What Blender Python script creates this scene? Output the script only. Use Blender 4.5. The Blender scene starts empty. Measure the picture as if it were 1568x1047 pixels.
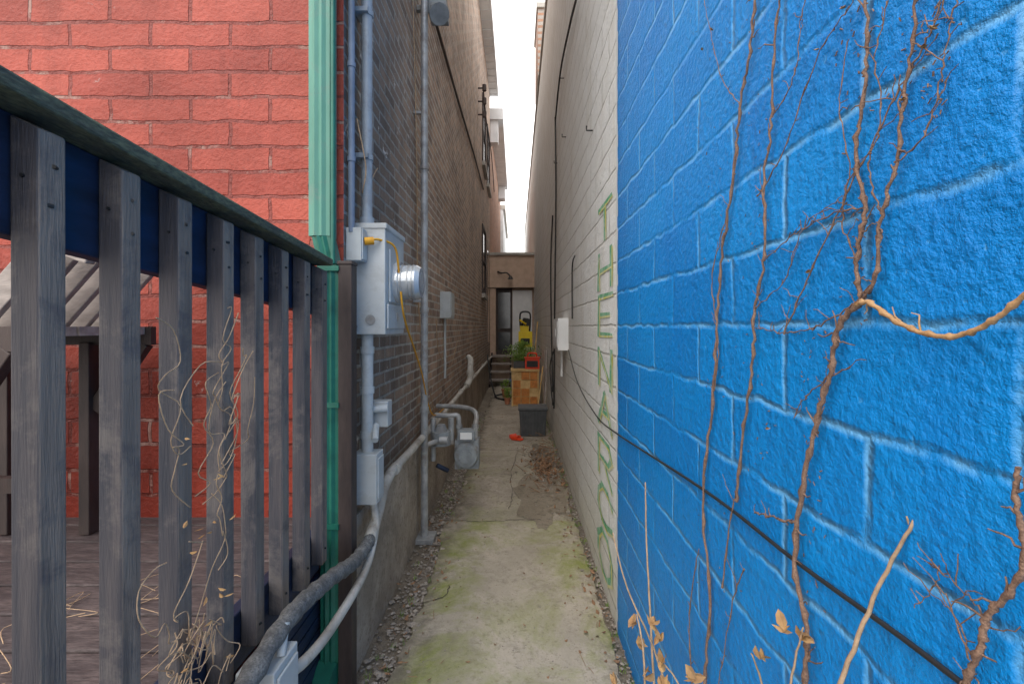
import bpy, math, random
from mathutils import Vector, Matrix
random.seed(7)
R=random.random
def U(a,b): return a+(b-a)*random.random()
sc=bpy.context.scene
F=697.0; H=1.5
# ---------- measuring helpers: place a point on a physical wall plane ----------
def on_wall(px,py,X):
    Y=F*X/(px-790.0); return Vector((X,Y,H-(py-500.0)*Y/F))
def at_depth(px,py,Y):
    return Vector(((px-790.0)*Y/F,Y,H-(py-500.0)*Y/F))

# ---------- mesh builder ----------
class MB:
    def __init__(s): s.v=[];s.f=[];s.m=[];s.s=[]
    def add(s,vs,fs,mi=0,sm=False):
        o=len(s.v); s.v+= [tuple(v) for v in vs]
        for f in fs: s.f.append([i+o for i in f]); s.m.append(mi); s.s.append(sm)
    def box(s,x0,x1,y0,y1,z0,z1,mi=0,mis=None):
        vs=[(x0,y0,z0),(x1,y0,z0),(x1,y1,z0),(x0,y1,z0),(x0,y0,z1),(x1,y0,z1),(x1,y1,z1),(x0,y1,z1)]
        fs=[(0,3,2,1),(4,5,6,7),(0,1,5,4),(1,2,6,5),(2,3,7,6),(3,0,4,7)] # bottom top front(-y) right(+x) back left
        if mis is None: mis=[mi]*6
        for f,m in zip(fs,mis): s.add([vs[i] for i in f],[(0,1,2,3)],m)
    def sbox(s,x0,x1,y0,y1,z0,z1,mi=0):
        vs=[(x0,y0,z0),(x1,y0,z0),(x1,y1,z0),(x0,y1,z0),(x0,y0,z1),(x1,y0,z1),(x1,y1,z1),(x0,y1,z1)]
        s.add(vs,[(0,3,2,1),(4,5,6,7),(0,1,5,4),(1,2,6,5),(2,3,7,6),(3,0,4,7)],mi)
    def beam(s,p0,p1,w,h,mi=0,up=Vector((0,0,1))):
        p0=Vector(p0);p1=Vector(p1);d=(p1-p0).normalized()
        a=d.cross(up)
        if a.length<1e-4: a=Vector((1,0,0))
        a.normalize(); b=a.cross(d).normalized()
        vs=[]
        for p in (p0,p1):
            for (i,j) in ((-1,-1),(1,-1),(1,1),(-1,1)): vs.append(p+a*i*w/2+b*j*h/2)
        s.add(vs,[(0,1,2,3),(7,6,5,4),(0,4,5,1),(1,5,6,2),(2,6,7,3),(3,7,4,0)],mi)
    def tube(s,pts,r,n=8,mi=0,cap=True):
        pts=[Vector(p) for p in pts]; k=len(pts)
        rs=r if isinstance(r,(list,tuple)) else [r]*k
        t0=(pts[1]-pts[0]).normalized()
        a=t0.cross(Vector((0,0,1)))
        if a.length<1e-3: a=Vector((1,0,0))
        a.normalize(); vs=[]
        for i,p in enumerate(pts):
            t=(pts[min(i+1,k-1)]-pts[max(i-1,0)])
            if t.length<1e-7: t=t0
            t=t.normalized()
            a=(a-t*a.dot(t))
            if a.length<1e-5: a=t.orthogonal()
            a.normalize(); b=t.cross(a)
            for j in range(n):
                q=2*math.pi*j/n; vs.append(p+(a*math.cos(q)+b*math.sin(q))*rs[i])
        fs=[]
        for i in range(k-1):
            for j in range(n):
                fs.append((i*n+j,i*n+(j+1)%n,(i+1)*n+(j+1)%n,(i+1)*n+j))
        s.add(vs,fs,mi,True)
        if cap:
            s.add([vs[j] for j in range(n)],[tuple(range(n))[::-1]],mi)
            s.add([vs[(k-1)*n+j] for j in range(n)],[tuple(range(n))],mi)
    def stone(s,c,r,mi=0):
        vs=[];
        for d in ((1,0,0),(-1,0,0),(0,1,0),(0,-1,0),(0,0,1),(0,0,-1),(.6,.6,.5),(-.6,.6,.5),(.6,-.6,.5),(-.6,-.6,.5)):
            q=r*U(.7,1.15); vs.append((c[0]+d[0]*q*1.2,c[1]+d[1]*q,c[2]+d[2]*q*.7))
        fs=[(4,6,7),(4,7,9),(4,9,8),(4,8,6),(0,2,6),(2,7,6),(2,1,7),(1,9,7),(1,3,9),(3,8,9),(3,0,8),(0,6,8),(5,2,0),(5,1,2),(5,3,1),(5,0,3)]
        s.add(vs,fs,mi)
    def leaf(s,c,L,W,mi=0,up=0.4):
        c=Vector(c); a=Vector((U(-1,1),U(-1,1),U(-up,up))).normalized()
        b=a.cross(Vector((U(-.5,.5),U(-.5,.5),1))).normalized(); n=a.cross(b)
        k=U(.1,.5)*W
        vs=[c-a*L/2,c-a*L*.1+b*W/2+n*k,c+a*L*.25+b*W*.4+n*k,c+a*L/2+n*k*.6,c+a*L*.25-b*W*.4+n*k,c-a*L*.1-b*W/2+n*k,c+a*L*.1]
        s.add(vs,[(0,1,6),(1,2,6),(2,3,6),(3,4,6),(4,5,6),(5,0,6)],mi)
    def build(s,name,mats,parent=None,bevel=0):
        me=bpy.data.meshes.new(name); me.from_pydata(s.v,[],s.f)
        for m in mats: me.materials.append(m)
        me.polygons.foreach_set('material_index',s.m)
        me.polygons.foreach_set('use_smooth',s.s)
        me.update()
        o=bpy.data.objects.new(name,me); sc.collection.objects.link(o)
        if parent: o.parent=parent
        if bevel:
            b=o.modifiers.new('bev','BEVEL'); b.width=bevel; b.segments=2; b.limit_method='ANGLE'; b.angle_limit=math.radians(50)
        return o
def empty(name):
    e=bpy.data.objects.new(name,None); sc.collection.objects.link(e); return e
def smooth_path(pts,sub=6,jit=0):
    pts=[Vector(p) for p in pts]; out=[]
    for i in range(len(pts)-1):
        p0=pts[max(i-1,0)];p1=pts[i];p2=pts[i+1];p3=pts[min(i+2,len(pts)-1)]
        for k in range(sub):
            t=k/sub
            q=0.5*((2*p1)+(p2-p0)*t+(2*p0-5*p1+4*p2-p3)*t*t+(-p0+3*p1-3*p2+p3)*t**3)
            if jit: q=q+Vector((U(-.3,.3)*jit,U(-jit,jit),U(-jit,jit)))
            out.append(q)
    out.append(pts[-1]); return out

# ---------- materials ----------
def newmat(name):
    m=bpy.data.materials.new(name); m.use_nodes=True; nt=m.node_tree
    return m,nt,nt.nodes['Principled BSDF']
def N(nt,t,**k):
    n=nt.nodes.new(t)
    for a,b in k.items(): setattr(n,a,b)
    return n
def mixc(nt,fac,a,b,mode='MIX'):
    n=N(nt,'ShaderNodeMix',data_type='RGBA',blend_type=mode)
    for s,v in ((n.inputs[0],fac),(n.inputs[6],a),(n.inputs[7],b)):
        if isinstance(v,(int,float)): s.default_value=v
        elif isinstance(v,tuple): s.default_value=(*v[:3],1)
        else: nt.links.new(v,s)
    return n.outputs[2]
def ramp(nt,src,a,b,smooth=False):
    n=N(nt,'ShaderNodeMapRange'); nt.links.new(src,n.inputs[0]); n.inputs[1].default_value=a;n.inputs[2].default_value=b
    if smooth: n.interpolation_type='SMOOTHSTEP'
    return n.outputs[0]
def noise(nt,vec,scale,det=4,rough=.6,dist=0):
    n=N(nt,'ShaderNodeTexNoise'); n.inputs['Scale'].default_value=scale; n.inputs['Detail'].default_value=det
    n.inputs['Roughness'].default_value=rough; n.inputs['Distortion'].default_value=dist
    if vec is not None: nt.links.new(vec,n.inputs['Vector'])
    return n.outputs['Fac']
def math_(nt,op,a,b):
    n=N(nt,'ShaderNodeMath',operation=op)
    for s,v in zip(n.inputs,(a,b)):
        if isinstance(v,(int,float)): s.default_value=v
        else: nt.links.new(v,s)
    return n.outputs[0]
def bumpn(nt,h,strength,dist,prev=None):
    b=N(nt,'ShaderNodeBump'); b.inputs['Strength'].default_value=strength; b.inputs['Distance'].default_value=dist
    nt.links.new(h,b.inputs['Height'])
    if prev: nt.links.new(prev,b.inputs['Normal'])
    return b.outputs[0]
def simple(name,c,c2=None,rough=.6,sc1=12,bump=.2,metal=0,stretch=(1,1,1),lo=.35,hi=.65,dist=.003,spec=.4,fine=True,wear=None):
    m,nt,p=newmat(name); tc=N(nt,'ShaderNodeTexCoord'); mp=N(nt,'ShaderNodeMapping'); mp.inputs['Scale'].default_value=stretch
    nt.links.new(tc.outputs['Object'],mp.inputs[0])
    c2=c2 or tuple(x*.6 for x in c)
    col=mixc(nt,ramp(nt,noise(nt,mp.outputs[0],sc1,3),lo,hi),c,c2)
    if wear:
        col=mixc(nt,math_(nt,'MULTIPLY',ramp(nt,noise(nt,tc.outputs['Object'],wear[1],6,.75,.3),.5,.62),wear[2]),col,wear[0])
    if bump:
        g=noise(nt,mp.outputs[0],sc1*7,3)
        if bump>.5 and fine: col=mixc(nt,ramp(nt,g,.3,.75),col,tuple(x*.55 for x in c2))
        nt.links.new(bumpn(nt,g,bump,dist),p.inputs['Normal'])
    nt.links.new(col,p.inputs['Base Color']); p.inputs['Roughness'].default_value=rough; p.inputs['Metallic'].default_value=metal
    p.inputs['Specular IOR Level'].default_value=spec
    return m
def brick(name,axis,bw,rh,ms,c1,c2,cm,off=(0,0),msmooth=.3,bdist=.010,distort=.006,rough=.85,stain=(.5,.5,.5),stainamt=.35,
          grit=60,gritd=.002,gdet=3,grime=.35,yfade=None,zdirt_shade=None,chips=None,seam=None,seamr=(.38,.55),speck=None,streak=None,spec=.3):
    m,nt,p=newmat(name); tc=N(nt,'ShaderNodeTexCoord'); sp=N(nt,'ShaderNodeSeparateXYZ'); nt.links.new(tc.outputs['Object'],sp.inputs[0])
    obj=tc.outputs['Object']
    u=sp.outputs[1] if axis=='y' else sp.outputs[0]
    n2=N(nt,'ShaderNodeTexNoise'); n2.inputs['Scale'].default_value=9; n2.inputs['Detail'].default_value=3; nt.links.new(obj,n2.inputs['Vector'])
    sc2=N(nt,'ShaderNodeSeparateColor'); nt.links.new(n2.outputs['Color'],sc2.inputs[0])
    du=math_(nt,'MULTIPLY',math_(nt,'SUBTRACT',sc2.outputs[0],.5),distort*2)
    dv=math_(nt,'MULTIPLY',math_(nt,'SUBTRACT',sc2.outputs[1],.5),distort*2)
    cx=N(nt,'ShaderNodeCombineXYZ')
    nt.links.new(math_(nt,'ADD',math_(nt,'ADD',u,du),off[0]+50*bw),cx.inputs[0]); nt.links.new(math_(nt,'ADD',math_(nt,'ADD',sp.outputs[2],dv),off[1]+50*rh),cx.inputs[1])
    b=N(nt,'ShaderNodeTexBrick'); nt.links.new(cx.outputs[0],b.inputs['Vector'])
    for k,v in (('Scale',1),('Mortar Size',ms),('Mortar Smooth',msmooth),('Bias',0),('Brick Width',bw),('Row Height',rh)): b.inputs[k].default_value=v
    b.inputs['Color1'].default_value=(*c1,1);b.inputs['Color2'].default_value=(*c2,1);b.inputs['Mortar'].default_value=(*cm,1)
    col=b.outputs['Color']
    big=ramp(nt,noise(nt,obj,1.9,5,.7),.38,.68)
    col=mixc(nt,math_(nt,'MULTIPLY',big,stainamt),col,tuple(stain),'MULTIPLY')
    g=noise(nt,obj,grit,gdet,.65)
    col=mixc(nt,math_(nt,'MULTIPLY',ramp(nt,g,.5,.8),grime),col,(.25,.25,.25),'MULTIPLY')
    mid=noise(nt,obj,5,5,.7)
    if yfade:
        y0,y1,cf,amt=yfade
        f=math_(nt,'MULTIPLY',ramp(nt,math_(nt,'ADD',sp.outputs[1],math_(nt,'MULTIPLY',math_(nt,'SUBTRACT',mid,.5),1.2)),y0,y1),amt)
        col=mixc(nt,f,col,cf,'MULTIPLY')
    if zdirt_shade:
        z0,z1,cf,amt=zdirt_shade
        f=math_(nt,'MULTIPLY',ramp(nt,math_(nt,'ADD',sp.outputs[2],math_(nt,'MULTIPLY',math_(nt,'SUBTRACT',mid,.5),.8)),z1,z0),amt)
        col=mixc(nt,f,col,cf,'MULTIPLY')
    if streak:   # run-off streaks down the wall
        mp=N(nt,'ShaderNodeMapping'); mp.inputs['Scale'].default_value=(3,3,.35); nt.links.new(obj,mp.inputs[0])
        col=mixc(nt,math_(nt,'MULTIPLY',ramp(nt,noise(nt,mp.outputs[0],2.2,4,.65),.52,.68),streak[1]),col,streak[0],'MULTIPLY' if streak[2] else 'MIX')
    if seam:   # lighter joints; the blue wall's joint highlights are painted into the colour
        f=math_(nt,'MULTIPLY',b.outputs['Fac'],ramp(nt,mid,*seamr))
        col=mixc(nt,f,col,seam)
    if speck:  # lighter specks: glints on the rough stipple painted into the base colour
        col=mixc(nt,math_(nt,'MULTIPLY',ramp(nt,g,.36,.24),speck[1]),col,speck[0])
    if chips:
        cc,lo,hi,s=chips
        col=mixc(nt,ramp(nt,noise(nt,obj,s,5,.75,.4),lo,hi),col,cc)
    nt.links.new(col,p.inputs['Base Color']); p.inputs['Roughness'].default_value=rough; p.inputs['Specular IOR Level'].default_value=spec
    h=math_(nt,'MULTIPLY',math_(nt,'MULTIPLY',b.outputs['Fac'],-bdist),ramp(nt,mid,.25,.6))
    h=math_(nt,'ADD',h,math_(nt,'MULTIPLY',g,gritd*2)); h=math_(nt,'ADD',h,math_(nt,'MULTIPLY',n2.outputs['Fac'],.008))
    nt.links.new(bumpn(nt,h,1,1),p.inputs['Normal'])
    return m

M_red=brick('red_painted_brick','x',.335,.1036,.008,(.50,.102,.068),(.37,.066,.045),(.28,.065,.05),off=(.02,.03),bdist=.011,distort=.012,
   stain=(.55,.46,.42),stainamt=.75,zdirt_shade=(.9,1.9,(.62,.40,.30),.8),chips=((.42,.33,.30),.66,.72,9),seam=(.38,.22,.18),seamr=(.52,.62),rough=.5,gritd=.0025,streak=((.6,.55,.55),.5,True))  # darker lower part: shade behind the railing painted into the brick colour
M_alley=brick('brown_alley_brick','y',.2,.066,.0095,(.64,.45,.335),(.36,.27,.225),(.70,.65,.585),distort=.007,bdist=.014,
   stain=(.52,.49,.47),stainamt=.7,yfade=(3.9,2.5,(.44,.49,.54),1),chips=((.74,.71,.67),.62,.72,7),streak=((.6,.57,.55),.6,True),zdirt_shade=(.75,1.6,(.66,.62,.6),.5))
M_brick2=brick('orange_brick','y',.2,.066,.0075,(.5,.28,.19),(.38,.22,.16),(.45,.40,.36))
M_blue=brick('blue_painted_block','y',.4,.158,.0115,(.0,.27,.77),(.0,.315,.85),(.01,.32,.82),off=(-.849,-.1*.158+.092),msmooth=1,bdist=.0062,distort=.017,
   stain=(.55,.76,.88),stainamt=.5,grit=52,gritd=.0042,gdet=4,grime=.40,rough=.42,seam=(.14,.47,.87),seamr=(.42,.56),speck=((.15,.53,.93),.75),chips=((.50,.64,.80),.725,.75,14),spec=.5,streak=((.74,.85,.92),.6,True))
M_white=brick('white_painted_block','y',.4,.158,.009,(.95,.945,.93),(.91,.905,.885),(.76,.74,.71),off=(-.849,-.1*.158+.092),msmooth=.6,bdist=.009,distort=.011,
   stain=(.88,.85,.80),stainamt=.5,grit=45,gritd=.003,grime=.08,zdirt_shade=(.0,.5,(.75,.73,.64),.7),chips=((.52,.49,.45),.67,.72,9),streak=((.85,.82,.77),.5,True))
def concrete(name,c,c2,c3,green=None,gy=None,bump=.5,gamt=1):
    m,nt,p=newmat(name); tc=N(nt,'ShaderNodeTexCoord'); o=tc.outputs['Object']
    a=ramp(nt,noise(nt,o,2.6,6,.7,.4),.38,.62); col=mixc(nt,a,c,c2)
    fine=noise(nt,o,34,5,.75)
    col=mixc(nt,ramp(nt,fine,.52,.72),col,c3)
    if green:
        sp=N(nt,'ShaderNodeSeparateXYZ'); nt.links.new(o,sp.inputs[0])
        f=ramp(nt,noise(nt,o,2.0,7,.75,.5),.44,.62)
        edge=ramp(nt,math_(nt,'ABSOLUTE',sp.outputs[0],0),.05,.5)
        f=math_(nt,'MULTIPLY',f,math_(nt,'ADD',math_(nt,'MULTIPLY',edge,.6),.4*gamt))
        if gy: f=math_(nt,'MULTIPLY',f,ramp(nt,sp.outputs[1],gy[1],gy[0]))
        col=mixc(nt,f,col,green)
        col=mixc(nt,math_(nt,'MULTIPLY',ramp(nt,noise(nt,o,4.5,6,.75,.8),.54,.70),.6),col,c3)
        e2=math_(nt,'ADD',ramp(nt,math_(nt,'ABSOLUTE',sp.outputs[0],0),.26,.52),math_(nt,'MULTIPLY',math_(nt,'SUBTRACT',noise(nt,o,9,6,.75),.5),1.9))
        col=mixc(nt,math_(nt,'MULTIPLY',ramp(nt,e2,.5,1.1),.8),col,tuple(x*.6 for x in c3))
    v=N(nt,'ShaderNodeTexVoronoi'); v.inputs['Scale'].default_value=30; nt.links.new(o,v.inputs['Vector'])
    col=mixc(nt,math_(nt,'MULTIPLY',ramp(nt,v.outputs['Distance'],.12,.03),.6),col,tuple(x*.4 for x in c3))
    nt.links.new(col,p.inputs['Base Color']); p.inputs['Roughness'].default_value=.9; p.inputs['Specular IOR Level'].default_value=.2
    nt.links.new(bumpn(nt,fine,bump,.012),p.inputs['Normal'])
    return m
M_path=concrete('mossy_concrete',(.53,.465,.38),(.41,.36,.29),(.28,.245,.19),green=(.265,.29,.085),gy=(4.6,5.5),gamt=1.2)
M_old=concrete('old_concrete',(.50,.435,.36),(.37,.325,.265),(.22,.19,.15),green=(.30,.32,.13),gy=(4.2,6.5),bump=1,gamt=.6)
M_patch=concrete('rough_concrete_patch',(.34,.29,.225),(.26,.22,.165),(.13,.11,.085),bump=1)
M_found=concrete('foundation_concrete',(.50,.43,.36),(.30,.255,.21),(.18,.14,.11),bump=.9)
M_dirt=concrete('dirt',(.27,.23,.185),(.19,.16,.125),(.10,.08,.065),bump=1)
M_ground=concrete('street_ground',(.25,.25,.24),(.2,.2,.19),(.14,.14,.14))
M_stone=simple('gravel_stone',(.42,.37,.32),(.20,.175,.15),.9,30,.4)
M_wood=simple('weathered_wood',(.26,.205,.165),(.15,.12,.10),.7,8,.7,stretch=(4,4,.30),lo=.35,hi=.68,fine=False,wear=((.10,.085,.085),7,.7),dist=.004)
M_woodf=simple('weathered_wood_dark',(.095,.085,.09),(.042,.045,.058),.7,8,.7,stretch=(4,4,.30),lo=.35,hi=.65,fine=False,wear=((.17,.15,.14),6,.6),dist=.004)  # darker wood tone for the front, back and left baluster sides
M_cap=simple('mossy_rail_wood',(.17,.185,.105),(.075,.08,.065),.85,18,.6,stretch=(1.5,.5,1.5))
M_navy=simple('navy_stained_wood',(.02,.035,.08),(.014,.02,.04),.55,10,.4,stretch=(2,.5,2))
M_deck=simple('deck_boards',(.18,.14,.135),(.085,.066,.068),.7,8,.6,stretch=(.6,3,3))
M_dark=simple('dark_brown_wood',(.07,.05,.045),(.04,.03,.028),.6,10,.4,stretch=(2,2,.5))
M_gwood=simple('grey_wood',(.40,.345,.315),(.26,.225,.205),.7,14,.5,stretch=(.7,2,2))
M_nail=simple('nail',(.03,.03,.03),None,.5,20,0)
M_teal=simple('green_downspout_paint',(.13,.335,.26),(.085,.24,.185),.45,7,.1,spec=.4,stretch=(1,1,.3),wear=((.18,.26,.22),8,.5))
M_teal2=simple('dark_green_downspout_paint',(.02,.17,.12),(.012,.105,.075),.4,10,.1,spec=.5)
M_grey=simple('grey_metal_box',(.52,.55,.56),(.42,.45,.46),.45,7,.05,lo=.3,hi=.8,wear=((.33,.33,.32),9,.35))
M_cond=simple('grey_conduit',(.34,.39,.44),(.24,.28,.33),.45,9,.1,lo=.3,hi=.8,wear=((.2,.2,.2),10,.4))
M_galv=simple('galvanised_pipe',(.46,.47,.48),(.28,.29,.30),.45,12,.2,.3,wear=((.22,.17,.13),9,.5))
M_bluecond=simple('blue_grey_conduit',(.22,.27,.36),(.15,.19,.26),.5,9,.1)
M_pvc=simple('pvc_pipe',(.54,.52,.48),(.31,.285,.25),.5,5,.1,lo=.40,hi=.72,wear=((.24,.20,.16),8,.6))
M_wrap=simple('wrapped_pipe',(.28,.28,.27),(.12,.12,.12),.8,25,.8)
M_chrome=simple('meter_glass',(.62,.65,.68),(.45,.48,.5),.12,3,0,.4)
M_yel=simple('yellow_cord',(.75,.38,.02),(.6,.28,.02),.5,20,0)
M_blk=simple('black_rubber',(.025,.025,.027),(.035,.035,.035),.5,20,.1)
M_gas=simple('gas_meter_paint',(.30,.33,.35),(.20,.22,.24),.5,12,.2,wear=((.16,.13,.11),9,.5))
M_vine=simple('vine_bark',(.46,.29,.20),(.24,.145,.105),.85,60,.6)
M_vine2=simple('orange_vine_bark',(.58,.36,.18),(.40,.22,.10),.7,50,.4)
M_stalk=simple('dry_stalk',(.55,.38,.24),(.36,.25,.16),.8,60,.4)
M_leaf=simple('dry_leaf',(.36,.205,.11),(.18,.105,.065),.8,30,.3)
M_leafp=simple('curled_leaf',(.50,.31,.13),(.33,.18,.08),.7,40,.3)
M_green=simple('green_foliage',(.30,.44,.08),(.13,.24,.05),.6,15,.1)
M_orange=simple('terracotta_panel',(.72,.30,.08),(.50,.18,.05),.7,12,.3)
M_owood=simple('tan_wood',(.76,.54,.26),(.58,.37,.15),.7,12,.4)
M_redp=simple('red_plastic',(.85,.07,.02),(.75,.06,.02),.4,10,0)
M_yp=simple('yellow_plastic',(.92,.70,.02),(.85,.6,.02),.4,10,0)
M_bin=simple('charcoal_plastic',(.10,.105,.11),(.07,.075,.08),.5,12,.1)
M_stucco=simple('brown_stucco',(.60,.44,.34),(.50,.36,.27),.9,6,.3)
M_glass=simple('dark_window_glass',(.03,.035,.04),(.05,.055,.06),.1,3,0,spec=.6)
M_wpan=simple('white_panel',(.82,.82,.82),(.72,.72,.72),.6,4,.1)
M_soff=simple('grey_white_soffit',(.78,.80,.82),(.66,.68,.70),.6,3,.1)
M_lg=simple('green_letter_paint',(.10,.42,.20),(.30,.58,.38),.7,14,.1,wear=((.7,.75,.66),16,.8))
M_ly=simple('yellow_letter_paint',(.72,.68,.10),(.80,.78,.50),.7,14,.1,wear=((.8,.8,.7),16,.8))
M_cop=simple('stone_coping',(.50,.47,.43),(.36,.34,.31),.9,5,.3)
M_terra=simple('terracotta_pot',(.52,.22,.12),(.4,.16,.09),.8,10,.3)
M_buck=simple('blue_bucket_plastic',(.08,.18,.42),(.06,.14,.34),.4,10,0)

# ---------- world, sun, camera ----------
w=bpy.data.worlds.new('World'); sc.world=w; w.use_nodes=True; nt=w.node_tree
bg=nt.nodes['Background']
sky=N(nt,'ShaderNodeTexSky',sky_type='NISHITA'); sky.sun_disc=False
EL,ROT=math.radians(50),math.radians(200)
sky.sun_elevation=EL; sky.sun_rotation=ROT; sky.dust_density=3
hs=N(nt,'ShaderNodeHueSaturation'); hs.inputs['Saturation'].default_value=.10
nt.links.new(sky.outputs[0],hs.inputs['Color'])
col=mixc(nt,.8,hs.outputs[0],(17.2,16.7,16.3))
nt.links.new(col,bg.inputs[0]); bg.inputs[1].default_value=.15
sl=bpy.data.lights.new('sun','SUN'); sl.energy=1.5; sl.angle=math.radians(50); sl.color=(1,.96,.9)
so=bpy.data.objects.new('sun',sl); sc.collection.objects.link(so)
d=Vector((math.sin(ROT)*math.cos(EL),math.cos(ROT)*math.cos(EL),math.sin(EL)))
so.rotation_euler=d.to_track_quat('Z','Y').to_euler()
cam=bpy.data.cameras.new('camera'); co=bpy.data.objects.new('camera',cam); sc.collection.objects.link(co)
co.location=(0,0,H); co.rotation_euler=(math.radians(90),0,0); cam.sensor_width=36; cam.lens=16; cam.shift_x=-.004; cam.shift_y=-.015
cam.clip_start=.02; cam.clip_end=600; sc.camera=co
sc.view_settings.view_transform='Standard'; sc.view_settings.look='None'; sc.view_settings.exposure=0

# ---------- ground ----------
b=MB(); b.add([(-200,-200,-.012),(200,-200,-.012),(200,300,-.012),(-200,300,-.012)],[(0,1,2,3)]); b.build('ground',[M_ground])
b=MB(); b.add([(-.9,-.5,-.006),(.5,-.5,-.006),(.5,13,-.006),(-.9,13,-.006)],[(0,1,2,3)]); b.build('dirt_verge',[M_dirt])
def ragged(x0,x1,y0,y1,z,step=.03,j=.012,mi=0,th=.02):
    b=MB(); L=[];Rr=[]; y=y0; e=0; e2=0
    while y<y1:
        e=e*.8+U(-j,j); e2=e2*.8+U(-j,j)*.6
        L.append((x0+e+.015*math.sin(y*3),y,z)); Rr.append((x1+e2,y,z)); y+=step
    L.append((x0,y1,z));Rr.append((x1,y1,z)); n=len(L)
    vs=L+Rr+[(p[0]-.01,p[1],z-th) for p in L]+[(p[0]+.01,p[1],z-th) for p in Rr]
    fs=[(i,n+i,n+i+1,i+1) for i in range(n-1)]+[(2*n+i,i,i+1,2*n+i+1) for i in range(n-1)]+[(n+i,3*n+i,3*n+i+1,n+i+1) for i in range(n-1)]
    fs.append((0,2*n,3*n,n)); b.add(vs,fs,mi); return b
pathe=empty('concrete_path')
ragged(-.52,.445,-.4,3.49,.012).build('slab_near',[M_path],pathe)
ragged(-.50,.43,3.50,5.5,.008,j=.02).build('slab_middle',[M_old],pathe)
ragged(-.52,.45,5.508,12.6,.010,j=.02).build('slab_far',[M_old],pathe)
def blob(name,cx,cy,rx,ry,z,mat,n=60,parent=None):
    b=MB(); vs=[]
    for i in range(n):
        a=2*math.pi*i/n; k=1+.14*math.sin(3*a+1)+.10*math.sin(7*a)+U(-.08,.08)
        vs.append((min(cx+rx*k*math.cos(a),.47),cy+ry*k*math.sin(a),z))
    vs.append((cx,cy,z+.006)); b.add(vs,[(i,(i+1)%n,n) for i in range(n)]); return b.build(name,[mat],parent)
blob('concrete_patch',.22,4.0,.24,.55,.0145,M_patch)
blob('concrete_patch',.32,5.2,.16,.55,.0145,M_dirt)
b=MB()
for pts in ([(-.5,3.5),(-.2,3.47),(.05,3.52),(.2,3.5)],[(-.06,3.7),(-.03,4.0),(-.05,4.6),(.02,5.4)],[(-.5,6.9),(0,7.0),(.43,6.9)],[(-.5,2.45),(-.40,2.5),(-.38,2.62)],[(-.5,4.5),(-.2,4.6),(-.04,4.55)]):
    q=smooth_path([(x,y,0) for x,y in pts],8)
    q=[Vector((p.x+U(-.008,.008),p.y+U(-.008,.008),.0165)) for p in q]
    for p0,p1 in zip(q[:-1],q[1:]):
        dd=(p1-p0).normalized(); nn=Vector((-dd.y,dd.x,0))*U(.001,.0035)
        b.add([p0-nn,p1-nn,p1+nn,p0+nn],[(0,1,2,3)])
b.build('pavement_crack',[M_dark])
b=MB()
for i in range(3600):
    y=U(.9,8); x=-.51-abs(random.gauss(0,.09)); 
    if x<-.69: x=U(-.69,-.54)
    b.stone((x,y,.004),random.choice((U(.003,.007),U(.003,.007),U(.005,.012))))
for i in range(110):
    b.stone((U(-.68,-.46),U(1.6,4.5),.006),U(.010,.020))
for i in range(1300):
    y=U(.8,7); b.stone((.5-abs(random.gauss(0,.045)),y,.008),U(.003,.009))
for i in range(600): b.stone((random.gauss(.0,.28),U(1.5,8),.014),U(.001,.0045))
for i in range(500): b.stone((min(.48,random.gauss(.3,.12)),random.gauss(4.7,.6),.016),U(.002,.012))
b.build('gravel',[M_stone])
b=MB()
for i in range(230):
    b.leaf((min(.47,random.gauss(.31,.09)),random.gauss(4.75,.32),U(.02,.09)),U(.03,.07),U(.012,.03),up=.7)
for i in range(150):
    b.leaf((.47-abs(random.gauss(0,.08)),U(1.4,7.5),U(.015,.03)),U(.015,.045),U(.008,.022))
for i in range(140):
    b.leaf((-.52-random.gauss(0,.07),U(1.4,7.5),U(.018,.03)),U(.015,.04),U(.008,.02))
for i in range(90):
    b.leaf((U(-.45,.4),U(1.7,8),.02),U(.01,.03),U(.006,.014))
for i in range(80):
    p=Vector((U(.08,.46),U(4.0,6.2),U(.02,.06))); b.tube([p,p+Vector((U(-.12,.12),U(-.15,.15),U(0,.05)))],U(.0015,.0035),5)
for i in range(40):
    p=Vector((random.choice((U(-.65,-.4),U(.3,.46))),U(1.5,5),.022)); b.tube([p,p+Vector((U(-.04,.04),U(-.08,.08),U(0,.01)))],.0013,4)
b.build('dead_leaf_pile',[M_leaf])
b=MB()
for i in range(170):
    x=random.choice((U(-.64,-.5),U(.44,.49))); y=U(1.5,7.5)
    for k in range(7):
        p=Vector((x+U(-.012,.012),y+U(-.012,.012),0)); b.tube([p,p+Vector((U(-.012,.012),U(-.012,.012),U(.012,.035)))],[.0015,.0004],3,cap=False)
b.build('weeds',[M_green])

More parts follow.
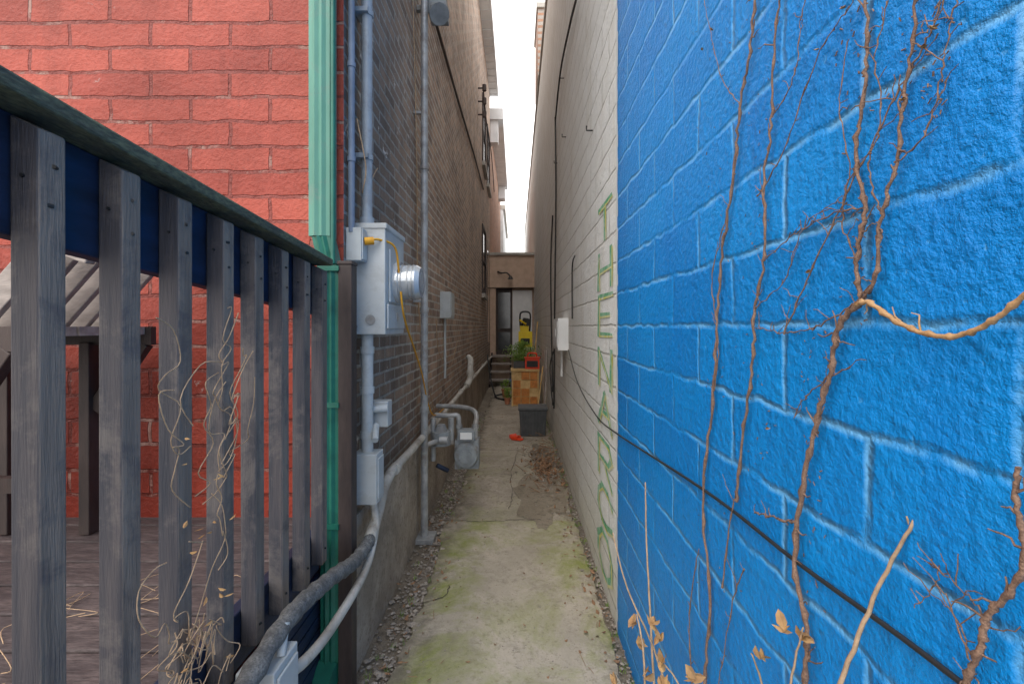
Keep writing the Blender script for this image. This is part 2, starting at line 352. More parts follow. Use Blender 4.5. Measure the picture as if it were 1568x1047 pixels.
# ---------- left brick building ----------
bh=empty('brick_building')
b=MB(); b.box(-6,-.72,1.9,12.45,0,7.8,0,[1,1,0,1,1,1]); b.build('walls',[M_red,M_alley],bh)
b=MB(); b.box(-.9,-.692,1.93,12.44,-.01,.68); b.build('foundation',[M_found],bh,.01)
b=MB(); b.box(-6,-.52,1.5,12.5,7.802,7.93)
y=1.55
while y<12.4: b.box(-.715,-.525,y,y+.02,7.785,7.801); y+=.3
b.box(-.517,-.485,1.5,12.5,7.80,7.95); b.build('eave_and_gutter',[M_soff],bh)
def window(b,X,y0,y1,z0,z1):
    b.box(X-.05,X+.006,y0,y1,z0,z1,0)
    for (a0,a1,c0,c1) in ((y0-.06,y0,z0-.0,z1+.06),(y1,y1+.06,z0,z1+.06),(y0,y1,z1,z1+.06),(y0,y1,(z0+z1)/2-.02,(z0+z1)/2+.02)):
        b.box(X-.02,X+.03,a0,a1,c0,c1,1)
    b.box(X-.02,X+.07,y0-.1,y1+.1,z0-.09,z0-.002,2)
b=MB(); window(b,-.72,9.6,10.5,2.2,3.6); window(b,-.72,9.7,10.5,5.0,6.4); window(b,-.72,11.2,12.0,5.0,6.4);
b.box(-.76,-.71,11.3,12.1,1.1,3.4,0); b.build('windows',[M_glass,M_dark,M_cop],bh)
nb=empty('rear_brick_building')
b=MB(); b.box(-6,-.72,12.46,21,0,7.2); b.build('walls',[M_brick2],nb)
b=MB(); b.box(-6,-.36,12.52,19,7.203,7.5); b.box(-.715,-.5,12.6,12.9,6.6,7.2); b.box(-.715,-.45,18.5,19,6.7,7.2); b.build('eave',[M_soff],nb,.01)
b=MB(); b.box(-6,-.60,21.01,28,0,6.9,0); b.box(-6,-.5,20.99,28,6.903,7.1,1); b.build('rear_wing',[M_soff,M_cop],nb)

# ---------- right block building ----------
rb=empty('block_building')
b=MB(); b.box(.5,5,-.55,2.247,-.01,6.7); b.build('blue_wall',[M_blue],rb)
b=MB(); b.box(.5,5,2.25,26,-.01,6.7); b.build('white_wall',[M_white],rb)
b=MB(); b.box(.47,5,-.56,26,6.702,6.80); b.build('coping',[M_cop],rb,.01)
b=MB(); b.box(.46,1.0,9.6,10.9,6.803,8.2,0); b.box(.43,1.05,9.55,10.95,8.203,8.3,1); b.build('chimney',[M_brick2,M_cop],rb)
b=MB()
for i in range(60):
    z=3.4*i/60; a=U(-.008,.010); b.add([(.4985,2.236+a,z),(.4985,2.266,z),(.4985,2.266,z+3.4/60),(.4985,2.236+a+U(-.003,.003),z+3.4/60)],[(0,3,2,1)])
b.build('white_paint_edge',[M_wpan],rb)

# painted letters
G={'T':[((0,1),(1,1)),((.5,1),(.5,0))],'H':[((0,0),(0,1)),((1,0),(1,1)),((0,.5),(1,.5))],
'E':[((0,0),(0,1)),((0,1),(1,1)),((0,.5),(.8,.5)),((0,0),(1,0))],'N':[((0,0),(0,1)),((0,1),(1,0)),((1,0),(1,1))],
'A':[((0,0),(.5,1)),((.5,1),(1,0)),((.2,.4),(.8,.4))],
'C':[((1,.8),(.7,1)),((.7,1),(.3,1)),((.3,1),(0,.7)),((0,.7),(0,.3)),((0,.3),(.3,0)),((.3,0),(.7,0)),((.7,0),(1,.2))],
'R':[((0,0),(0,1)),((0,1),(.8,1)),((.8,1),(1,.75)),((1,.75),(.8,.5)),((.8,.5),(0,.5)),((.4,.5),(1,0))],
'O':[((.3,0),(0,.3)),((0,.3),(0,.7)),((0,.7),(.3,1)),((.3,1),(.7,1)),((.7,1),(1,.7)),((1,.7),(1,.3)),((1,.3),(.7,0)),((.7,0),(.3,0))]}
b=MB(); k=0
for ch,(ya,yb) in zip('THENARCO',((310,362),(384,438),(452,512),(537,592),(604,655),(680,738),(752,806),(824,885))):
    Yc=2.52; z1=H-(ya-500)*Yc/F; z0=H-(yb-500)*Yc/F
    for sg in G[ch]:
        for mi,wd,ox in ((0,.030,0),(1,.013,.020)):
            k+=1; X=.4972-k*.00002-(.0012 if mi else 0)
            P=[Vector((X,2.74-.36*u-ox*1.6+U(-.012,.012),z0+(z1-z0)*v-ox*.6+U(-.004,.004))) for u,v in sg]
            dd=(P[1]-P[0]).normalized(); nn=Vector((1,0,0)).cross(dd)*wd/2; nn.y*=2.4; e=dd*wd*.45; e.y*=2
            b.add([P[0]-nn-e,P[1]-nn*.8+e,P[1]+nn*.8+e,P[0]+nn-e],[(0,1,2,3)],mi)
b.build('painted_wall_lettering',[M_lg,M_ly])

# ---------- end building ----------
eb=empty('rear_stucco_building')
b=MB(); b.box(-.72,.5,12.46,18,2.57,3.45,0); b.box(-.72,.5,12.75,18,0,2.56,0); b.box(-.72,.5,12.40,12.80,3.452,3.52,1)
b.box(-.715,-.56,12.5,12.74,0,2.56,0); b.build('walls',[M_stucco,M_cop],eb)
b=MB()
for x0,x1 in ((-.55,-.50),(-.16,-.11)): b.box(x0,x1,12.6,12.70,.73,2.56,0)
b.box(-.5,-.16,12.63,12.68,.73,.85,0); b.box(-.5,-.16,12.63,12.68,1.35,1.45,0); b.box(-.5,-.16,12.63,12.68,2.45,2.56,0)
b.box(-.5,-.16,12.65,12.66,.85,2.45,1); b.build('door',[M_dark,M_glass],eb)
b=MB(); b.box(-.1,.44,12.6,12.7,.73,2.50,0); b.box(-.08,.10,12.59,12.6,.85,2.4,0); b.build('white_door_panel',[M_wpan],eb,.006)
b=MB(); b.tube(smooth_path([(-.5,12.45,3.0),(-.4,12.35,2.95),(-.25,12.3,2.95),(-.15,12.3,2.85)],4),.02,6); b.tube([(-.15,12.3,2.87),(-.15,12.3,2.78)],[.03,.08],10); b.build('wall_lamp',[M_blk],eb)
st=MB()
for i in range(4):
    z=.18*(i+1); y=11.3+.28*i; st.box(-.66,-.12,y,y+.30,z-.035,z,0)
for x in (-.66,-.15):
    st.beam((x,11.3,.0),(x,12.5,.72),.04,.16,1)
st.box(-.66,.45,12.42,12.6,.69,.726,0)
st.build('wooden_steps',[M_gwood,M_dark])

# ---------- deck, railing ----------
dk=MB()
y=-.3
while y<1.86:
    dk.sbox(-4,-.79,y,y+.132,.67,.705,0); y+=.142
dk.sbox(-4,-.81,-.3,1.88,.5,.665,1)
for yy in (-.2,.8,1.7): dk.sbox(-.9,-.81,yy,yy+.09,0,.5,1)
dk.build('wooden_deck',[M_deck,M_dark],None,.004)
b=MB()
for i in range(9):
    z0=.02+.055*i
    b.sbox(-.805,-.79,-.3,1.88,z0,z0+.048,0)
b.build('deck_skirting',[M_navy])
rl=empty('deck_railing')
def topz(Y): return 1.850-.088*(Y-.582)
b=MB()
for k in range(-5,8):
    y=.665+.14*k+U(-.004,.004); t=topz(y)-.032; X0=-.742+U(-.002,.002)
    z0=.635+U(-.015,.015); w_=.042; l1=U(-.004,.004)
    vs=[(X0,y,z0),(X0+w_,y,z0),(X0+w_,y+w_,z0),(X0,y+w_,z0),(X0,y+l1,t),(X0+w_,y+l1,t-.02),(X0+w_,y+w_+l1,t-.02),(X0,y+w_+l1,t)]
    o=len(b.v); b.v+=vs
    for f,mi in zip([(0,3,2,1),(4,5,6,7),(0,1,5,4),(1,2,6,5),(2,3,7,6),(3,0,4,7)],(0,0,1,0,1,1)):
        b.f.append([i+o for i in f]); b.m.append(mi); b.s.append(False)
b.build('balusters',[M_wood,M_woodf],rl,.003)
b=MB()
for k in range(-1,8):
    y=.686+.14*k
    for z in (topz(y)-.10,topz(y)-.16,.69):
        b.tube([(-.7005,y+U(-.008,.008),z),(-.6975,y,z)],.0035,6)
    b.tube([(-.72,y-.0215,topz(y)-.12),(-.72,y-.0245,topz(y)-.12)],.003,6)
b.build('nails',[M_nail],rl)
b=MB(); b.beam((-.745,-.3,topz(-.3)-.013),(-.745,1.70,topz(1.70)-.013),.125,.026,0); b.build('top_cap',[M_cap],rl,.005)
b=MB(); b.beam((-.762,-.3,topz(-.3)-.118),(-.762,1.70,topz(1.7)-.118),.036,.18,0); b.beam((-.762,-.3,.66),(-.762,1.72,.66),.036,.15,0)
b.build('rails',[M_navy],rl,.004)
b=MB(); b.sbox(-.705,-.65,1.80,1.86,0,1.745); b.sbox(-.708,-.647,1.797,1.863,1.745,1.76); b.build('end_post',[M_dark],rl,.004)
b=MB()
for j in range(14):
    y=.98+U(-.05,.1); p=Vector((-.69,y,U(.66,1.3))); pts=[p]
    for k in range(8):
        p=p+Vector((U(-.008,.012),U(-.05,.05),U(-.01,.07))); p.x=max(-.70,min(-.66,p.x)); pts.append(p)
    b.tube(smooth_path(pts,4),.0013,5)
for j in range(34):
    y=.98; p=Vector((-.69,y+U(-.05,.05),U(.62,.85))); pts=[p]
    for k in range(6):
        p=p+Vector((U(-.015,.02),U(-.04,.04),U(-.05,.05))); p.x=max(-.71,min(-.66,p.x)); pts.append(p)
    b.tube(smooth_path(pts,4),.0013,5)
for j in range(24): b.leaf((-.68,U(.93,1.1),U(.62,1.3)),.02,.008,1)
for j in range(34):
    p=Vector((U(-1.3,-.8),U(.8,1.4),.712)); b.tube(smooth_path([p,p+Vector((U(-.07,.07),U(-.07,.07),U(0,.03))),p+Vector((U(-.1,.1),U(-.1,.1),U(.0,.02)))],4),.0011,4)
b.build('dry_vine_on_railing',[M_stalk,M_leafp])

# chair on the deck
ch=MB()
for i in range(6):
    y=1.30+i*.075
    ch.beam((-1.56,y,1.49),(-1.32,y,1.76),.070,.02,0,up=Vector((0,1,0.001)))
for i in range(5): ch.box(-2.0,-1.42,1.30+i*.09,1.38+i*.09,1.47,1.50,0)
ch.box(-2.0,-1.40,1.275,1.297,1.43,1.50,1)
ch.box(-2.0,-1.40,1.745,1.77,1.43,1.50,1)
for y in (1.29,1.76):
    ch.beam((-1.44,y,1.44),(-1.62,y,1.18),.035,.06,1); ch.beam((-1.64,y,1.44),(-1.64,y,.71),.04,.07,1); ch.beam((-1.95,y,1.44),(-1.95,y,.71),.04,.07,1); ch.beam((-1.35,y,1.75),(-1.20,y,1.70),.03,.05,0)
ch.box(-1.95,-1.62,1.5,1.53,.95,1.0,1)
ch.build('wooden_garden_chair',[M_gwood,M_dark],None,.003)

# ---------- downspout ----------
def dspout(b,cx,cy,z0,z1,wx,wy,mi,dx=0):
    prof=[]
    nx=3
    for i in range(nx*2+1):
        t=i/(nx*2); prof.append((-wx/2+wx*t,-wy/2+(.007 if i%2 else 0)+.012*(2*t-1)**4))
    prof+= [(wx/2,wy/2),(-wx/2,wy/2)]
    n=len(prof); vs=[(cx+x,cy+y,z0) for x,y in prof]+[(cx+dx+x,cy+y,z1) for x,y in prof]
    b.add(vs,[(i,(i+1)%n,n+(i+1)%n,n+i) for i in range(n)],mi)
b=MB(); dspout(b,-.782,1.835,1.86,7.75,.084,.08,0); dspout(b,-.742,1.835,1.70,1.86,.072,.075,1,-.035); dspout(b,-.742,1.835,.12,1.70,.072,.075,1)
for z in (1.18,.7,1.72): b.box(-.785,-.70,1.793,1.878,z,z+.02,1)
b.box(-.835,-.725,1.79,1.88,3.2,3.23,0)
b.beam((-.742,1.83,.15),(-.77,1.72,.03),.075,.07,1)
b.tube([(-.724,1.80,1.75),(-.724,1.80,7.7)],.010,8,1)
b.build('green_downspout',[M_teal,M_teal2])

# ---------- conduits & electric meter ----------
b=MB()
b.tube([(-.70,1.935,1.9),(-.70,1.935,7.7)],.014,10)
for z in (2.2,2.6,3.1): b.tube([(-.70,1.935,z),(-.70,1.935,z+.02)],.018,10); 
b.build('electrical_conduit',[M_bluecond])
b=MB(); b.tube([(-.675,2.06,1.94),(-.675,2.06,7.7)],.024,14); b.tube([(-.675,2.06,1.94),(-.675,2.06,1.99)],.032,14)
for z in (2.25,2.9): b.tube([(-.675,2.06,z),(-.675,2.06,z+.025)],.028,14); b.box(-.72,-.66,2.02,2.10,z+.002,z+.022)
b.build('electrical_conduit',[M_cond])
em=empty('electric_meter')
b=MB(); b.sbox(-.72,-.575,2.0,2.33,1.465,1.945); b.sbox(-.719,-.568,1.995,2.335,1.93,1.955)
b.sbox(-.574,-.566,2.02,2.31,1.49,1.60); b.sbox(-.575,-.566,2.05,2.28,1.61,1.85); b.build('enclosure',[M_grey],em,.006)
b=MB(); b.sbox(-.72,-.655,1.925,1.99,1.78,1.92); b.sbox(-.655,-.65,1.93,1.985,1.785,1.915); b.build('cable_box',[M_grey],em,.004)
b=MB(); b.tube([(-.574,2.17,1.71),(-.545,2.17,1.71)],.098,28); b.tube([(-.545,2.17,1.71),(-.47,2.17,1.71)],.082,28); b.tube([(-.47,2.17,1.71),(-.45,2.17,1.71)],[.082,.070],28)
b.build('meter_dial',[M_chrome],em)
b=MB(); 
for x in (-.53,-.50,-.48): b.tube([(x,2.17,1.71),(x-.006,2.17,1.71)],.0845,28)
b.tube([(-.449,2.17,1.71),(-.448,2.17,1.71)],.05,20)
b.tube([(-.64,1.9985,1.53),(-.64,1.996,1.53)],.022,16,0)
b.tube([(-.5665,2.17,1.545),(-.563,2.17,1.545)],.02,16,0)
for z in (1.5,1.9): b.tube([(-.70,1.9985,z),(-.70,1.994,z)],.006,8,0)
b.build('rings',[M_galv],em)
b=MB()
b.tube([(-.67,2.05,.93),(-.67,2.05,1.47)],.026,14)
for z in (1.38,1.20,1.0): b.tube([(-.67,2.05,z),(-.67,2.05,z+.03)],.031,14)
b.sbox(-.72,-.61,1.99,2.09,.72,.94); b.sbox(-.61,-.604,2.0,2.08,.74,.92)
b.sbox(-.70,-.60,2.13,2.20,1.03,1.15); b.tube([(-.66,2.1,1.12),(-.60,2.12,1.12)],.018,10); b.tube([(-.64,2.08,1.05),(-.62,2.0,1.0)],.015,8)
b.build('lower_conduit',[M_grey],em,.003)
b=MB(); b.tube(smooth_path([(-.63,1.96,1.87),(-.60,1.99,1.88),(-.55,2.06,1.86),(-.54,2.10,1.75),(-.53,2.15,1.55),(-.56,2.5,1.38),(-.60,2.9,1.2),(-.64,3.3,.95),(-.63,3.5,.82),(-.66,4.2,.75)],6),.005,6)
b.tube([(-.65,1.95,1.865),(-.615,1.965,1.87)],.017,10); b.build('yellow_extension_cord',[M_yel])
b=MB(); b.tube(smooth_path([on_wall(665,630,-.69),on_wall(650,560,-.70),on_wall(640,450,-.70),on_wall(638,250,-.70),on_wall(632,0,-.70)],5),.004,5)
b.tube(smooth_path([on_wall(700,520,-.71),on_wall(690,560,-.70),on_wall(672,540,-.70),on_wall(668,490,-.70)],5),.004,5)
b.tube(smooth_path([(-.69,1.97,2.4),(-.66,2.0,2.2),(-.69,2.05,2.1),(-.70,2.3,2.3)],5),.003,5); b.build('wall_cable',[M_stalk])
b=MB(); b.tube([(-.645,3.2,0),(-.645,3.2,3.98)],.026,14)
for z in (1.6,2.6,.9): b.tube([(-.645,3.2,z),(-.645,3.2,z+.035)],.032,14)
for z in (1.68,3.0): b.beam((-.72,3.2,z),(-.645,3.2,z),.03,.02)
b.sbox(-.72,-.57,3.13,3.27,.0,.035)
b.build('galvanised_pipe_riser',[M_galv],None,.002)
b=MB(); b.beam((-.72,3.3,3.8),(-.60,3.3,3.8),.04,.04); b.sbox(-.63,-.50,3.25,3.40,3.74,3.86); b.tube([(-.57,3.22,3.74),(-.53,3.15,3.66)],[.045,.07],14); b.build('security_lamp',[M_gas],None,.006)
b=MB(); b.sbox(-.72,-.62,4.3,4.55,1.58,1.83); b.sbox(-.62,-.612,4.32,4.53,1.6,1.81); b.tube([(-.69,4.42,1.0),(-.69,4.42,1.58)],.012,8); b.build('junction_box',[M_grey],None,.005)

# ---------- long service pipe ----------
b=MB()
b.tube(smooth_path([(-.66,2.42,.735),(-.655,3.2,.725),(-.655,6,.72),(-.66,12.2,.70)],4),.024,12,0)
b.tube(smooth_path([(-.62,1.93,.60),(-.645,2.12,.63),(-.66,2.28,.70),(-.66,2.42,.735)],5),.026,12,0)
for y in (2.45,3.9,5.4,7.2,9): b.tube([(-.657,y,.73),(-.657,y+.05,.73)],.031,12,0)
b.tube(smooth_path([(-.655,6.0,.72),(-.62,6.1,.8),(-.62,6.15,.95),(-.62,6.2,1.05),(-.66,6.25,1.08)],5),.04,12,0)
b.tube([(-.62,6.13,.86),(-.62,6.14,.91)],.052,12,0)
b.tube(smooth_path([(-.65,2.04,.74),(-.635,2.05,.66),(-.615,1.98,.60),(-.60,1.80,.53),(-.60,1.5,.52),(-.60,1.3,.55),(-.61,1.21,.58)],5),.016,10,0)
b.build('service_pipe',[M_pvc])
b=MB(); pts=smooth_path([(-.58,.25,.60),(-.60,.8,.66),(-.62,1.2,.705),(-.625,1.5,.66),(-.62,1.75,.60),(-.62,1.93,.60)],14)
b.tube(pts,[.026*(1+.10*math.sin(i*1.7)+U(-.06,.06)) for i in range(len(pts))],12,0)
b.build('wrapped_pipe',[M_wrap])
b=MB(); b.sbox(-.68,-.585,1.10,1.22,.28,.66); b.sbox(-.585,-.578,1.11,1.21,.3,.64); b.tube([(-.6,1.16,.66),(-.61,1.2,.72)],.012,8); b.build('utility_box',[M_grey],None,.006)

# ---------- gas meter ----------
gm=MB()
gm.sbox(-.475,-.29,3.52,3.66,.40,.62,0)
gm.tube([(-.385,3.515,.51),(-.385,3.47,.51)],[.098,.085],24,0); gm.tube([(-.385,3.66,.51),(-.385,3.70,.51)],[.098,.085],24,0)
gm.tube([(-.385,3.47,.51),(-.385,3.455,.51)],.05,18,0)
gm.sbox(-.45,-.32,3.50,3.60,.62,.70,0); gm.sbox(-.43,-.34,3.492,3.50,.635,.685,3)
for x in (-.45,-.32): gm.tube([(x,3.58,.62),(x,3.58,.74)],.02,10,1); gm.tube([(x,3.58,.70),(x,3.58,.73)],.028,6,1)
gm.tube(smooth_path([(-.45,3.58,.74),(-.46,3.58,.80),(-.52,3.58,.80),(-.64,3.6,.80)],4),.02,10,1)
gm.tube(smooth_path([(-.32,3.58,.72),(-.33,3.7,.80),(-.45,3.85,.82),(-.68,3.9,.82)],4),.02,10,1)
gm.tube([(-.64,3.22,.66),(-.50,3.5,.66)],.02,10,1); gm.tube([(-.50,3.5,.60),(-.50,3.5,.80)],.024,10,1)
gm.tube([(-.56,3.40,.62),(-.56,3.40,.72)],[.07,.07],20,0); gm.tube([(-.56,3.40,.72),(-.56,3.40,.77)],[.05,.03],16,0)
gm.tube([(-.56,3.33,.67),(-.50,3.33,.67)],.028,10,1)
gm.tube([(-.62,3.4,.5),(-.62,3.4,.82)],.02,10,1); gm.tube([(-.60,3.45,.45),(-.52,3.48,.40)],.018,8,2)
for a in range(8): 
    q=a*math.pi/4; gm.tube([(-.385+.085*math.cos(q),3.512,.51+.085*math.sin(q)),(-.385+.085*math.cos(q),3.50,.51+.085*math.sin(q))],.008,6,1)
gm.build('gas_meter',[M_gas,M_galv,M_navy,M_wpan],None,.006)

# ---------- items down the alley ----------
b=MB(); b.sbox(-.085,.43,8.56,8.95,.0,.66,0)
b.sbox(-.10,.445,8.53,8.97,.66,.70,0)
for i in range(3):
    for j in range(4):
        if (i+j)%4==3: continue
        b.sbox(-.065+.165*i,.085+.165*i,8.545,8.558,.04+.155*j,.18+.155*j,1)
for x in (-.085,.40): b.sbox(x,x+.03,8.54,8.556,0,.66,0)
b.build('wooden_planter_cabinet',[M_owood,M_orange],None,.005)
b=MB()
b.sbox(-.05,.40,8.74,8.93,.702,.84,1)
for i in range(1300):
    a=U(0,6.28); r=abs(random.gauss(0,.14)); z=.84+U(0,.40)*(1-r*1.2)
    b.leaf((.12+r*1.3*math.cos(a),8.8+r*.6*math.sin(a),z),U(.03,.07),U(.008,.02),0,up=1.4)
for i in range(40):
    p=Vector((U(-.03,.3),8.8,.84)); b.tube([p,p+Vector((U(-.08,.08),U(-.05,.05),U(.15,.42)))],[.004,.001],4,0)
b.build('potted_plant',[M_green,M_bin])
b=MB(); b.sbox(.17,.44,8.55,8.72,.702,.90,0); b.sbox(.20,.41,8.54,8.549,.74,.86,1); b.sbox(.155,.455,8.54,8.73,.90,.925,0)
b.tube(smooth_path([(.22,8.63,.92),(.23,8.63,.99),(.30,8.63,1.0),(.38,8.63,.99),(.39,8.63,.92)],4),.014,8,0)
b.build('red_toolbox',[M_redp,M_blk],None,.008)
b=MB(); b.sbox(.05,.33,9.3,9.55,1.08,1.40,0); b.sbox(.10,.28,9.28,9.299,1.14,1.26,1); b.sbox(.08,.26,9.32,9.5,1.40,1.52,0)
b.tube(smooth_path([(.1,9.5,1.4),(.08,9.52,1.7),(.12,9.52,1.8),(.26,9.52,1.8),(.3,9.52,1.7),(.28,9.5,1.4)],4),.018,8,1)
b.tube([(.12,9.35,1.52),(.17,9.3,1.66),(.25,9.3,1.64)],.03,8,1); b.sbox(.16,.30,9.3,9.42,1.52,1.66,1); b.tube([(.2,9.3,1.55),(.08,9.2,1.63)],.02,8,0)
for x in (.06,.30): b.beam((x,9.4,0),(x,9.4,1.08),.03,.03,1)
b.sbox(.04,.34,9.3,9.56,.05,.1,1)
b.build('yellow_pressure_washer',[M_yp,M_blk],None,.006)
def pot(name,cx,cy,z,r,h,mats,plant=True):
    b=MB(); b.tube([(cx,cy,z),(cx,cy,z+h*.8)],[r*.7,r*.95],16,0); b.tube([(cx,cy,z+h*.8),(cx,cy,z+h)],[r*1.05,r*1.08],16,0)
    if plant:
        for i in range(120): 
            a=U(0,6.28); q=U(0,r*1.3); b.leaf((cx+q*math.cos(a),cy+q*math.sin(a),z+h+U(0,.2)),.05,.018,1,up=1.4)
    b.build(name,mats)
pot('terracotta_plant_pot',-.22,9.6,.01,.09,.18,[M_terra,M_green])
pot('terracotta_plant_pot',-.17,8.75,.012,.06,.12,[M_terra,M_green])
pot('bucket',-.02,10.4,.01,.13,.28,[M_buck,M_green],False)
b=MB(); b.beam((.43,7.1,.0),(.475,7.2,1.15),.12,.02,0,up=Vector((1,0,0))); b.beam((.41,7.0,.0),(.47,7.05,.85),.08,.02,0,up=Vector((1,0,0))); b.build('leaning_board',[M_gwood])
b=MB()
vs=[]
for z,k in ((.015,.87),(.36,1.0),(.365,1.06),(.40,1.06)):
    vs+= [(.23-.19*k,6.32-.16*k,z),(.23+.19*k,6.32-.16*k,z),(.23+.19*k,6.32+.16*k,z),(.23-.19*k,6.32+.16*k,z)]
fs=[]
for l in range(3):
    for i in range(4): fs.append((l*4+i,l*4+(i+1)%4,(l+1)*4+(i+1)%4,(l+1)*4+i))
fs.append((12,13,14,15)); b.add(vs,fs)
for i in range(9): b.beam((.07+.04*i,6.165,.03),(.066+.041*i,6.152,.35),.012,.012)
b.build('storage_bin',[M_bin],None,.006)
b=MB()
for cx,cy,a in ((-.03,6.1,.3),(.0,5.98,-.5)):
    m=Matrix.Rotation(a,4,'Z'); base=Vector((cx,cy,.03))
    b.tube([base+m@Vector((-.06,0,0)),base+m@Vector((.03,0,0))],[.03,.04],10)
    for k in range(4): b.tube([base+m@Vector((.02,-.03+.02*k,0)),base+m@Vector((.10-.01*abs(k-1.5),-.04+.026*k,-.005))],.009,6)
    b.tube([base+m@Vector((-.02,.03,0)),base+m@Vector((.03,.065,0))],.01,6)
b.build('work_gloves',[M_redp])
b=MB(); b.tube([(.36,7.75,.05),(.47,8.0,.80)],.014,8,0); b.beam((.36,7.74,.0),(.375,7.77,.12),.17,.03,0,up=Vector((0,1,0))); b.build('shovel',[M_owood])
b=MB(); b.tube([(.30,9.1,.0),(.44,9.3,1.6)],.015,8,0); b.sbox(.2,.4,9.05,9.12,0,.07,1); b.build('push_broom',[M_owood,M_dark])
b=MB()
pts=[(-.62+.0,9.8,.9),(-.55,9.6,.5),(-.42,9.4,.06),(-.2,9.3,.03),(-.1,9.6,.03),(-.3,9.9,.03),(-.45,9.6,.03),(-.3,9.2,.035),(-.12,9.0,.03)]
b.tube(smooth_path(pts,6),.016,8); b.build('garden_hose',[M_blk])

# ---------- right wall fittings ----------
wc=MB()
q=[on_wall(870,535,.488),on_wall(884,585,.488),on_wall(912,635,.488),on_wall(945,664,.488),on_wall(1075,748,.492),on_wall(1220,860,.492),on_wall(1380,975,.492),on_wall(1568,1120,.492)]
wc.tube(smooth_path(q,6),.0038,6)
for pq in ([(850,180),(851,300),(849,480),(848,625)],[(846,330),(843,420),(846,600)],[(882,0),(872,40),(858,110),(850,185)]):
    wc.tube(smooth_path([on_wall(x,y,.475) for x,y in pq],5),.010,6)
wc.tube(smooth_path([on_wall(x,y,.485) for x,y in [(880,392),(876,410),(876,488)]],5),.006,6)
wc.tube(smooth_path([on_wall(x,y,.485) for x,y in [(846,620),(842,560),(852,530),(866,535)]],5),.009,6)
wc.build('wall_cable',[M_blk])
b=MB(); b.sbox(.40,.5,4.35,4.85,1.27,1.58); b.sbox(.392,.40,4.38,4.82,1.30,1.55); b.box(.388,.392,4.5,4.56,1.40,1.48)
b.tube([(.46,4.6,1.0),(.46,4.6,1.28)],.012,8); b.build('wall_outlet_box',[M_wpan],None,.006)
b=MB()
for px,py in ((905,200),(865,210),(852,250),(862,120)):
    p=on_wall(px,py,.49); b.tube([p+Vector((.01,0,0)),p+Vector((-.03,0,.0)),p+Vector((-.03,0,.03))],.005,6)
b.build('wall_hook',[M_blk])
b=MB()
for i,z in enumerate((6.0,5.75,5.5)):
    b.tube([(-.72,8.6,z),(-.60,8.6,z)],.015,6); b.tube([(-.60,8.6,z-.05),(-.60,8.6,z+.06)],.04,8)
b.tube(smooth_path([on_wall(663,20,-.70),on_wall(700,150,-.70),on_wall(725,235,-.70),on_wall(740,290,-.70)],5),.014,6)
b.tube(smooth_path([(-.62,8.6,6.0),(-.6,9.5,5.6),(-.6,11,5.7),(-.6,12.5,5.2)],5),.010,6)
b.build('service_cable_insulator',[M_dark])

# ---------- vines ----------
def vine(b,px,X,r,jit=.003,mi=0,sub=9,tend=0.2,taper=.6):
    pts=smooth_path([on_wall(x,y,X) for x,y in px],sub,jit); n=len(pts)
    rs=[r*(1-(1-taper)*i/n)*(U(.8,1.1) if i%5 else 1.45) for i in range(n)]
    b.tube(pts,rs,8,mi)
    for p in pts:
        if R()<tend:   # tendrils and short spurs
            q=p.copy(); tp=[q.copy()]; dy=U(-.010,.010); dz=U(-.002,.010)
            for k in range(random.randint(1,5)):
                q=q+Vector((U(-.002,.001),dy+U(-.005,.005),dz+U(-.005,.005))); q.x=min(.497,q.x); tp.append(q.copy())
            b.tube(tp,[r*.3*(1-i/len(tp))+.0005 for i in range(len(tp))],4,mi,False)
    return pts
b=MB(); X=.489
vine(b,[(1222,1200),(1232,1047),(1235,960),(1217,860),(1230,740),(1252,640),(1272,570),(1285,500),(1318,462)],X-.003,.0044,.0026,taper=.9)
vine(b,[(1318,462),(1312,400),(1325,320),(1310,240),(1322,150),(1328,60),(1322,-60)],X,.0034)
vine(b,[(1318,462),(1340,420),(1350,330),(1372,250),(1385,150),(1398,60),(1402,-40)],X,.0028)
vine(b,[(1085,1150),(1080,1047),(1086,920),(1076,760),(1092,600),(1098,480),(1107,380),(1125,250),(1133,160),(1150,70),(1155,-30)],X,.0040,.005)
vine(b,[(1128,770),(1138,660),(1152,560),(1156,470),(1172,380),(1170,280),(1182,180),(1186,60),(1200,-30)],X,.0032,.005)
vine(b,[(1105,900),(1118,800),(1130,740)],X,.0022)
vine(b,[(1092,600),(1100,520),(1090,430),(1112,330),(1130,230)],X,.0016,.004)
vine(b,[(1310,465),(1250,500),(1200,510),(1160,500)],X,.0013,tend=.4)
vine(b,[(1325,320),(1270,330),(1215,360),(1170,400)],X,.0013,tend=.4)
vine(b,[(1200,510),(1240,420),(1290,310),(1330,230),(1380,130),(1420,60),(1440,0)],X,.0014,tend=.4)
vine(b,[(1160,300),(1200,230),(1250,90),(1300,10)],X,.0013,tend=.3)
vine(b,[(1300,560),(1240,600),(1215,640)],X,.0012,tend=.3)
vine(b,[(1312,400),(1290,340),(1300,250),(1285,160),(1300,60)],X,.0011,tend=.3)
vine(b,[(1350,330),(1330,260),(1350,180),(1340,90),(1360,0)],X,.0011,tend=.3)
vine(b,[(1156,470),(1200,430),(1230,350),(1290,300)],X,.0010,tend=.3)
vine(b,[(1182,180),(1215,120),(1225,40),(1235,-20)],X,.0011,tend=.3)
vine(b,[(1133,160),(1105,120),(1090,60),(1075,-10)],X,.0011,tend=.3)
vine(b,[(1372,250),(1420,200),(1440,120),(1455,40),(1470,-20)],X,.0010,tend=.3)
vine(b,[(1218,800),(1180,790),(1155,785)],X,.0022,tend=.4)
vine(b,[(1138,870),(1120,930),(1100,1047)],X,.0015,tend=.3)
vine(b,[(1500,1060),(1470,960),(1440,900),(1400,930)],X,.0009,tend=.5)
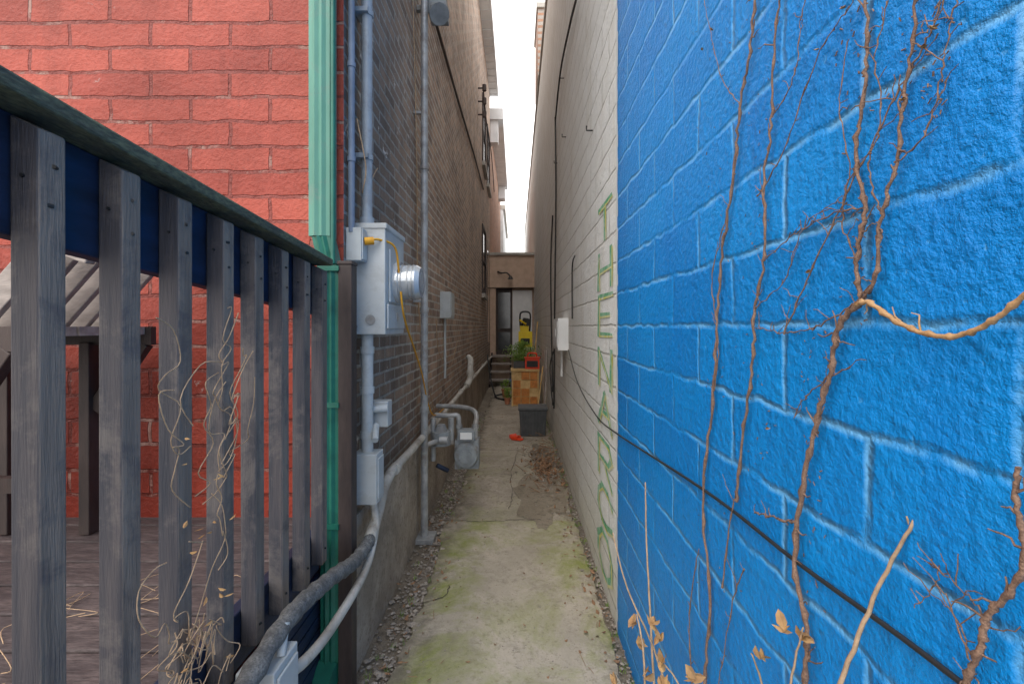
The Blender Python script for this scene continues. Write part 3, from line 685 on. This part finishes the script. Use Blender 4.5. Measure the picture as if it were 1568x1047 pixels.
vine(b,[(1520,960),(1470,900),(1420,860)],X,.0008,tend=.5)
vine(b,[(1060,1060),(1055,940),(1070,840)],X,.002,tend=.3)
vine(b,[(1450,1110),(1480,1040),(1502,985),(1512,945),(1548,905),(1568,850),(1556,770),(1560,715)],X-.008,.0036,.0016)
for i in range(260):
    c=random.choice(((1095,500,40,500),(1160,380,40,350),(1320,250,45,250),(1240,750,30,250),(1420,80,60,90)))
    p=on_wall(c[0]+random.gauss(0,c[2]*.4),c[1]+U(-c[3],c[3]),.4975)
    b.tube([p,p+Vector((-.001,U(-.006,.006),U(-.006,.006)))],U(.0006,.0012),4)
b.build('climbing_vine',[M_vine])
b=MB(); vine(b,[(1312,466),(1330,463),(1365,487),(1405,507),(1460,515),(1520,492),(1575,448),(1640,420)],X-.006,.0034,.0008,tend=.04,taper=.85)
for px,py in ((1237,415),(1175,655),(1290,10),(1430,40),(1415,70),(1382,150),(1075,75),(1090,45),(1250,75)):
    p=on_wall(px,py,X-.004)
    for k in range(2): b.leaf(p,.011,.006,1)
b.build('climbing_vine',[M_vine2,M_leafp])
b=MB()
def stalk(pts,r,n=6):
    q=smooth_path(pts,6,.0015); b.tube(q,[r*(1-.5*i/len(q)) for i in range(len(q))],n,0)
stalk([at_depth(1262,1110,.62),at_depth(1300,1010,.62),at_depth(1345,900,.60),at_depth(1385,820,.58),at_depth(1428,762,.56)],.0036)
stalk([at_depth(1395,812,.58),at_depth(1388,790,.58)],.002)
stalk([at_depth(1005,1120,1.25),at_depth(996,950,1.3),at_depth(990,830,1.35),at_depth(988,738,1.4)],.004)
stalk([at_depth(1040,1120,1.1),at_depth(1000,990,1.15),at_depth(960,900,1.2),at_depth(938,815,1.25)],.0032)
stalk([at_depth(990,1120,1.0),at_depth(985,1000,1.0),at_depth(975,940,1.05)],.003)
stalk([at_depth(1180,1120,.8),at_depth(1165,1040,.8),at_depth(1150,1000,.8)],.0025)
stalk([at_depth(1200,1100,.75),at_depth(1215,1020,.75),at_depth(1230,960,.75)],.0025)
stalk([at_depth(1060,1100,1.0),at_depth(1035,1040,1.0),at_depth(1005,1005,1.05)],.0025)
for px,py,Y in ((1003,955,1.1),(1008,972,1.1),(966,955,1.1),(990,1030,1.0),(1165,1000,.8),(1200,955,.75),(1232,970,.75),(1060,1035,1.0),(1012,1010,1.0),(985,985,1.1),(1015,1040,1.),(940,1040,1.3)):
    for k in range(3): b.leaf(at_depth(px+U(-5,5),py+U(-8,8),Y),U(.025,.045),U(.012,.022),1,up=1.6)
b.build('dry_weed_stalks',[M_stalk,M_leafp])
